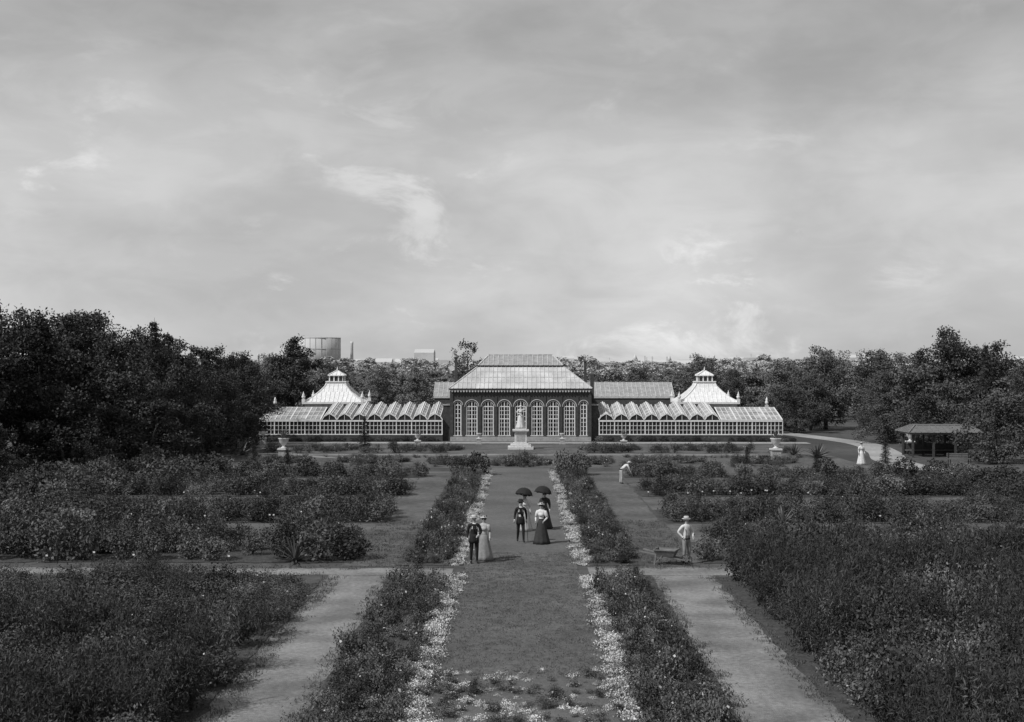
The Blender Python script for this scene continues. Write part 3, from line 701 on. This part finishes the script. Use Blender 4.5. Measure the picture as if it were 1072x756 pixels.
        mb.ball((0,-.055,1.27),(.13,.085,.10),m['top'],14,8)
        mb.tube([(0,0,1.44),(0,-.004,1.50)],[.062,.056],m['top'],10)
    elif not marble:
        if m['top']==m['leg'] :   # jacket skirts
            mb.lathe([(.19,.76),(.185,.86),(.17,.98),(.155,1.08)],m['top'],(0,0,0),20,True,lambda t,z:.03*math.sin(3*t),1,.78)
            for s in (-1,1): mb.bar((s*.035,-.125,1.42),(s*.055,-.14,1.2),.05,.012,m['top'])
            mb.bar((0,-.128,1.44),(0,-.135,1.25),.02,.012,'suit')
        else:
            mb.lathe([(.158,.93),(.162,.955),(.156,.975)],'suit',(0,0,0),20,True,None,1,.76)
            for s in (-1,1): mb.tube([(s*.07,-.115,.97),(s*.09,-.13,1.2),(s*.1,-.04,1.43),(s*.06,.1,1.25),(s*.03,.11,.97)],[.012]*5,'suit',4,False,.4) if abs(lean)<.1 else None
        mb.tube([(0,0,1.45),(0,-.005,1.505)],[.064,.057],m['front'],10) if abs(lean)<.1 else None
    T=h+Vector((0,.01,.045))
    if hat=='straw': mb.lathe([(.165,-.004),(.17,.008),(.098,.014),(.096,.085),(.09,.098),(.01,.10)],'straw',T,20); mb.lathe([(.1,.016),(.1,.04)],'felt',T,20)
    elif hat=='dark': mb.lathe([(.15,.012),(.155,.018),(.10,.006),(.10,.08),(.075,.125),(.01,.13)],'felt',T,20)
    elif hat=='lady':
        mb.lathe([(.16,.02),(.165,.035),(.1,.03),(.09,.09),(.01,.10)],'straw' if m['top']!='suit' else 'felt',T,20,True,lambda t,z:.06*math.sin(2*t))
        for q in range(6): mb.ball(T+Vector((.08*math.cos(q),.08*math.sin(q),.08)),(.04,.035,.035),['felt','cloth_g','cloth_g'][q%3],7,5)
    if parasol:
        hp=Vector(j['wrR'])+Vector((0,-.04,.06)); top=Vector((hp.x+.12,hp.y+.14,2.06)); mb.tube([hp-Vector((0.02,0.02,.12)),hp,top,top+Vector((.008,.008,.08))],[.012,.009,.007,.004],'woodd',6)
        n=40; vs=[];fs=[]; rings=[(0,0),(.15,-.03),(.28,-.10),(.38,-.22),(.43,-.36)]
        ax=(top-hp).normalized(); aa=ax.cross(Vector((0,1,0))).normalized(); bb=ax.cross(aa)
        for (rr,zz) in rings:
            for q in range(n):
                t=2*math.pi*q/n; sc_=1-.07*abs(math.sin(4*t))*(rr/.43); vs.append(top+(aa*math.cos(t)+bb*math.sin(t))*rr*sc_+ax*(zz+.06*abs(math.sin(4*t))*rr))
        for i in range(len(rings)-1):
            for q in range(n): fs.append((i*n+q,i*n+(q+1)%n,(i+1)*n+(q+1)%n,(i+1)*n+q))
        mb.raw(vs,fs,'felt',True)
        for q in range(8):
            t=2*math.pi*q/8; mb.tube([top-ax*.35,top+(aa*math.cos(t)+bb*math.sin(t))*.25-ax*.10],[.004,.003],'woodd',4)
    if cane: w=Vector(j['wrL']); mb.tube([w+Vector((0,-.03,-.03)),w+Vector((.05,-.22,-w.z+.01))],[.011,.009],'woodd',6)
    o=mb.obj(name,None,loc,yaw); s=height/1.72; o.scale=(s,s,s); return o
walk=dict(knL=(.10,-.13,.50),anL=(.11,-.16,.09),toL=(.12,-.32,.05),knR=(-.10,.02,.49),anR=(-.11,.20,.13),toR=(-.12,.07,.04),wrR=(-.27,-.14,.93),elL=(.25,.10,1.15),wrL=(.25,.10,.90))
hold=dict(elR=(-.25,-.02,1.16),wrR=(-.14,-.24,1.24))
person('man_in_dark_suit',(-1.78,47.3,.01),.15,J=dict(elL=(.27,-.02,1.15),wrL=(.13,-.18,1.06)),hat='straw',height=1.78)
person('woman_in_grey_dress',(-1.42,48.1,.01),-.2,female=True,hat='lady',height=1.66,mats=dict(top='cloth_l',sleeve='cloth_l',skirt='cloth_g',leg='cloth_g'))
person('man_in_dark_suit',(0.0,52.9,.01),.1,J=walk,hat='dark',height=1.76,cane=True)
person('woman_with_parasol',(0.2,56.6,.01),.1,J=hold,female=True,hat='lady',parasol=True,height=1.66,mats=dict(top='cloth_w',sleeve='cloth_w',skirt='cloth_l',leg='cloth_l'))
person('woman_in_white_blouse',(0.88,52.5,.01),-.25,J=dict(elL=(.27,.0,1.14),wrL=(.17,-.17,1.02),elR=(-.26,.05,1.14),wrR=(-.22,-.12,.98)),female=True,hat='lady',height=1.68,mats=dict(top='cloth_w',sleeve='cloth_w'))
person('woman_with_parasol',(1.12,57.4,.01),-.1,J=hold,female=True,hat='lady',parasol=True,height=1.66,mats=dict(top='skirt_d',sleeve='skirt_d',skirt='skirt_d'))
person('gardener',(6.32,47.2,.005),.5,J=dict(elL=(.30,.0,1.18),wrL=(.19,-.16,1.03),elR=(-.33,.08,1.20),wrR=(-.20,-.08,1.0)),hat='straw',height=1.76,mats=dict(top='cloth_w',sleeve='cloth_w',leg='cloth_g',front='cloth_w'))
person('gardener',(6.4,79,.005),1.9,J=dict(elL=(.2,-.5,1.0),wrL=(.16,-.62,.75),elR=(-.2,-.5,1.0),wrR=(-.16,-.62,.75)),lean=1.0,hat='straw',height=1.7,mats=dict(top='cloth_w',sleeve='cloth_w',leg='cloth_l',front='cloth_w'))
person('woman_in_white_dress',(26.0,94.5,0),.2,female=True,hat='lady',height=1.66,mats=dict(top='cloth_w',sleeve='cloth_w',skirt='cloth_w',leg='cloth_w'))

# wheelbarrow
wb=empty('wheelbarrow',(5.55,47.1,.005),1.2)
mb=MB()
B=[(-.22,-.3,.32),(.22,-.3,.32),(.22,.3,.32),(-.22,.3,.32)];Tt=[(-.36,-.42,.58),(.36,-.42,.58),(.36,.42,.58),(-.36,.42,.58)]
mb.poly(B,'wood')
for i in range(4): mb.poly([B[i],B[(i+1)%4],Tt[(i+1)%4],Tt[i]],'wood'); mb.bar(Tt[i],Tt[(i+1)%4],.03,.03,'wood')
mb.obj('tray',wb); mb=MB()
for s in (-1,1): mb.bar((s*.1,-.85,.2),(s*.3,1.0,.5),.05,.05,'wood'); mb.bar((s*.24,.35,.4),(s*.28,.4,0),.05,.05,'wood'); mb.bar((s*.24,.1,.37),(s*.28,.4,.05),.03,.03,'wood')
mb.bar((-.26,.37,.18),(.26,.37,.18),.03,.03,'wood'); mb.obj('handles_and_legs',wb); mb=MB()
n=20
for i in range(n):
    t=2*math.pi*i/n;u=2*math.pi*(i+1)/n; mb.bar((0,-.78+.2*math.cos(t),.22+.2*math.sin(t)),(0,-.78+.2*math.cos(u),.22+.2*math.sin(u)),.05,.03,'woodd')
for i in range(6):
    t=math.pi*i/3; mb.bar((0,-.78,.22),(0,-.78+.19*math.cos(t),.22+.19*math.sin(t)),.025,.025,'wood')
mb.tube([(-.14,-.78,.22),(.14,-.78,.22)],[.02,.02],'dark',8); mb.obj('wheel',wb)

# statue
st=empty('statue_on_pedestal',(0,112,0))
mb=MB()
for w,z0,z1 in ((1.15,0,.22),(.92,.22,.42),(.70,.42,.55),(.55,.55,1.55),(.66,1.55,1.63),(.74,1.63,1.75),(.5,1.75,1.85)): mb.box(-w,w,-w,w,z0,z1,'stone')
mb.box(-.38,.38,-.575,-.552,.72,1.4,'stone2'); mb.obj('pedestal',st)
o=person('draped_figure',(0,0,1.85),.1,J=dict(elL=(.36,-.02,1.44),wrL=(.30,-.08,1.72),elR=(-.27,.02,1.17),wrR=(-.12,-.16,1.10),hiL=(.09,0,.88)),female=True,hat=None,height=2.05,marble=True); o.parent=st
mb=MB(); mb.tube([(.3,.1,1.85),(.24,.12,2.5),(.2,.1,3.1)],[.16,.13,.06],'stone',8); mb.obj('drapery',st)

# agaves, urns
def agave(name,x,y,z,r,n=26,k='leaf_l',parent=None,seed=1,wd=.065):
    rg=random.Random(seed); mb=MB()
    for i in range(n):
        a=i*2.4; el=rg.uniform(.25,1.35); l=r*rg.uniform(.8,1.15); d=Vector((math.cos(a),math.sin(a),0)); s=Vector((-d.y,d.x,0)); prev=None
        for q in range(6):
            t=q/5; p=d*l*t*math.cos(el)+Vector((0,0,l*t*math.sin(el)-.35*l*t*t*math.cos(el))); w=r*wd*(1-t)**.7*(1+1.2*t)
            cur=(p-s*w,p+Vector((0,0,-w*.5)),p+s*w)
            if prev: mb.poly([prev[0],prev[1],cur[1],cur[0]],k); mb.poly([prev[1],prev[2],cur[2],cur[1]],k)
            prev=cur
    return mb.obj(name,parent,(x,y,z))
def urn(x,y,h=1.0,sd=1,plant=True):
    e=empty('garden_urn',(x,y,0)); mb=MB()
    mb.box(-.5,.5,-.5,.5,0,.15,'stone2'); mb.box(-.36,.36,-.36,.36,.15,.8,'stone2'); mb.box(-.44,.44,-.44,.44,.8,.92,'stone'); mb.obj('plinth',e)
    mb=MB(); mb.lathe([(.24,0),(.24,.06),(.1,.14),(.09,.2),(.2,.3),(.36,.5),(.4,.72),(.46,.78),(.44,.82),(.3,.8)],'stone',(0,0,.92),20); mb.obj('vase',e)
    if plant: agave('urn_agave',0,0,1.68,.85,24,'leaf_l',e,sd)
    e.scale=(h,h,h); return e
urn(-19.0,99,1.0,1); urn(20.4,99,1.0,2); urn(-9.5,114,.7,3); urn(9.5,114,.7,4); urn(-4.0,118.6,.6,5,False); urn(4.0,118.6,.6,6,False)
urn(35.2,112,.8,8,False); urn(-24.6,118,.7,10)
for i,(x,y,r,wd) in enumerate([(-8.7,47.6,1.15,.03),(-23.5,104,1.5,.04),(9.4,47.6,1.1,.03),(-18.5,91,1.0,.04),(12.5,59,1.0,.04),(24.2,101,1.5,.045),(23,104,1.2,.045)]): agave('yucca_plant',x,y,.02,r,44,'leaf_l',None,i+20,wd)

# garden shelter
sh=empty('garden_shelter',(34.8,103,0)); mb=MB()
for x in (-2.6,-.9,.9,2.6):
    for y in (-1.3,1.3): mb.box(x-.08,x+.08,y-.08,y+.08,0,1.9,'woodd')
mb.obj('posts',sh); mb=MB(); mb.box(-2.9,2.9,-1.6,1.6,1.9,2.05,'wood'); slope_faces(mb,0,0,3.1,1.8,2.06,2.2,.5,2.6,'slate','wood',.5,.04); mb.box(-2.25,2.25,-.55,.55,2.6,2.66,'wood'); mb.obj('roof',sh)
mb=MB(); mb.box(-2.5,2.5,.8,1.2,.42,.47,'wood'); mb.box(-2.5,2.5,1.33,1.37,.1,1.0,'woodd')
for x in (-2.2,0,2.2): mb.box(x-.04,x+.04,.85,1.15,0,.42,'woodd')
for i in range(12): x=-2.5+5*i/11; mb.bar((x,1.4,.1),(x+.4 if x<2.2 else x,1.4,1.85),.04,.03,'woodd')
mb.obj('seat_and_back',sh)
pb=empty('park_bench',(33.4,94.3,0),.1); mb=MB()
for i in range(3): mb.box(-.9,.9,-.2+.14*i,-.09+.14*i,.43,.46,'wood')
mb.obj('seat',pb); mb=MB()
for i in range(3): mb.box(-.9,.9,.24,.27,.52+.13*i,.61+.13*i,'wood')
mb.obj('backrest',pb); mb=MB()
for x in (-.8,.8): mb.box(x-.03,x+.03,-.2,-.14,0,.43,'dark'); mb.box(x-.03,x+.03,.2,.238,0,.92,'dark'); mb.box(x-.03,x+.03,-.2,.2,.4,.428,'dark')
mb.obj('legs',pb)
# plant labels
mb=MB(); rg=random.Random(3)
for i in range(34):
    s=rg.choice((-1,1)); x=s*rg.uniform(7.2,20); y=rg.choice((43.4,47.2,59.2,71.0))+rg.uniform(-.2,.2); h=rg.uniform(.2,.4)
    mb.box(x-.012,x+.012,y,y+.02,0,h,'woodd'); mb.box(x-.04,x+.04,y-.022,y-.002,h,h+.06,'white')
mb.obj('plant_labels')

# ------------------------------------------------------------------ light, sky
sd=Vector((-.62,-.42,.80)).normalized()
elev=math.asin(sd.z); az=math.atan2(sd.x,sd.y)
sun=bpy.data.lights.new('sun','SUN'); sun.energy=3.7; sun.angle=R(1.2); sun.color=(1,1,1)
so=bpy.data.objects.new('sun',sun); so.rotation_euler=sd.to_track_quat('Z','Y').to_euler(); scene.collection.objects.link(so)
w=bpy.data.worlds.new('World'); scene.world=w; w.use_nodes=True; N=w.node_tree.nodes; L=w.node_tree.links
bg=N['Background']; bg.inputs['Strength'].default_value=.1
sky=N.new('ShaderNodeTexSky'); sky.sky_type='NISHITA'; sky.sun_disc=False; sky.sun_elevation=elev; sky.sun_rotation=az
bw=N.new('ShaderNodeRGBToBW'); L.new(sky.outputs[0],bw.inputs[0])
tc=N.new('ShaderNodeTexCoord'); sx=N.new('ShaderNodeSeparateXYZ'); L.new(tc.outputs['Generated'],sx.inputs[0])
cr=N.new('ShaderNodeValToRGB'); L.new(sx.outputs['Z'],cr.inputs[0])
e=cr.color_ramp.elements; e[0].position=0; e[0].color=(.60,.60,.60,1); e[1].position=1; e[1].color=(.38,.38,.38,1)
for p,v in ((.06,.62),(.14,.58),(.22,.49),(.30,.42)):
    q=e.new(p); q.color=(v,v,v,1)
def noise(scale,detail,rough,st,off=(0,0,0),dist=0):
    mp=N.new('ShaderNodeMapping'); mp.inputs['Scale'].default_value=st; mp.inputs['Location'].default_value=off; L.new(tc.outputs['Generated'],mp.inputs[0])
    n=N.new('ShaderNodeTexNoise'); n.inputs['Scale'].default_value=scale; n.inputs['Detail'].default_value=detail; n.inputs['Roughness'].default_value=rough; n.inputs['Distortion'].default_value=dist; L.new(mp.outputs[0],n.inputs['Vector']); return n.outputs['Fac']
def mr_(v,a,b,c,d):
    m=N.new('ShaderNodeMapRange'); m.interpolation_type='SMOOTHSTEP'; L.new(v,m.inputs['Value'])
    for k,x in zip(('From Min','From Max','To Min','To Max'),(a,b,c,d)): m.inputs[k].default_value=x
    return m.outputs[0]
def mth(op,a,b):
    m=N.new('ShaderNodeMath'); m.operation=op
    for i,v in enumerate((a,b)):
        if isinstance(v,(int,float)): m.inputs[i].default_value=v
        else: L.new(v,m.inputs[i])
    return m.outputs[0]
v=cr.outputs[0]
v=mth('MULTIPLY',v,mr_(noise(3.6,5,.5,(1,1,2.0),(.3,.1,0),.3),.34,.66,.82,1.12))
v=mth('MULTIPLY',v,mr_(noise(11,5,.6,(1,1,2.6),(2.3,.1,4),.5),.35,.65,.95,1.05))
wisp=mth('MULTIPLY',mr_(noise(11,7,.62,(1,1,2.2),(1.2,.4,.2),.4),.52,.68,0,.20),mr_(noise(5,1,.5,(1,1,2.5),(5,2,1)),.45,.58,0,1))
wisp=mth('MULTIPLY',wisp,mr_(sx.outputs['Z'],.12,.24,1,.25))
v=mth('ADD',v,wisp); v=mth('MULTIPLY',v,10)
mx=N.new('ShaderNodeMix'); mx.data_type='FLOAT'; mx.inputs[0].default_value=.12; L.new(v,mx.inputs[2]); L.new(bw.outputs[0],mx.inputs[3])
L.new(mx.outputs[0],bg.inputs['Color'])

# ------------------------------------------------------------------ camera
cam=bpy.data.cameras.new('camera'); cam.sensor_width=36; cam.lens=43.45; cam.clip_end=30000; cam.clip_start=.5
co=bpy.data.objects.new('camera',cam); co.location=(0,0,7.6); co.rotation_euler=(R(90+.18),0,R(.4)); scene.collection.objects.link(co); scene.camera=co
scene.view_settings.view_transform='Standard'; scene.view_settings.look='None'; scene.view_settings.exposure=0
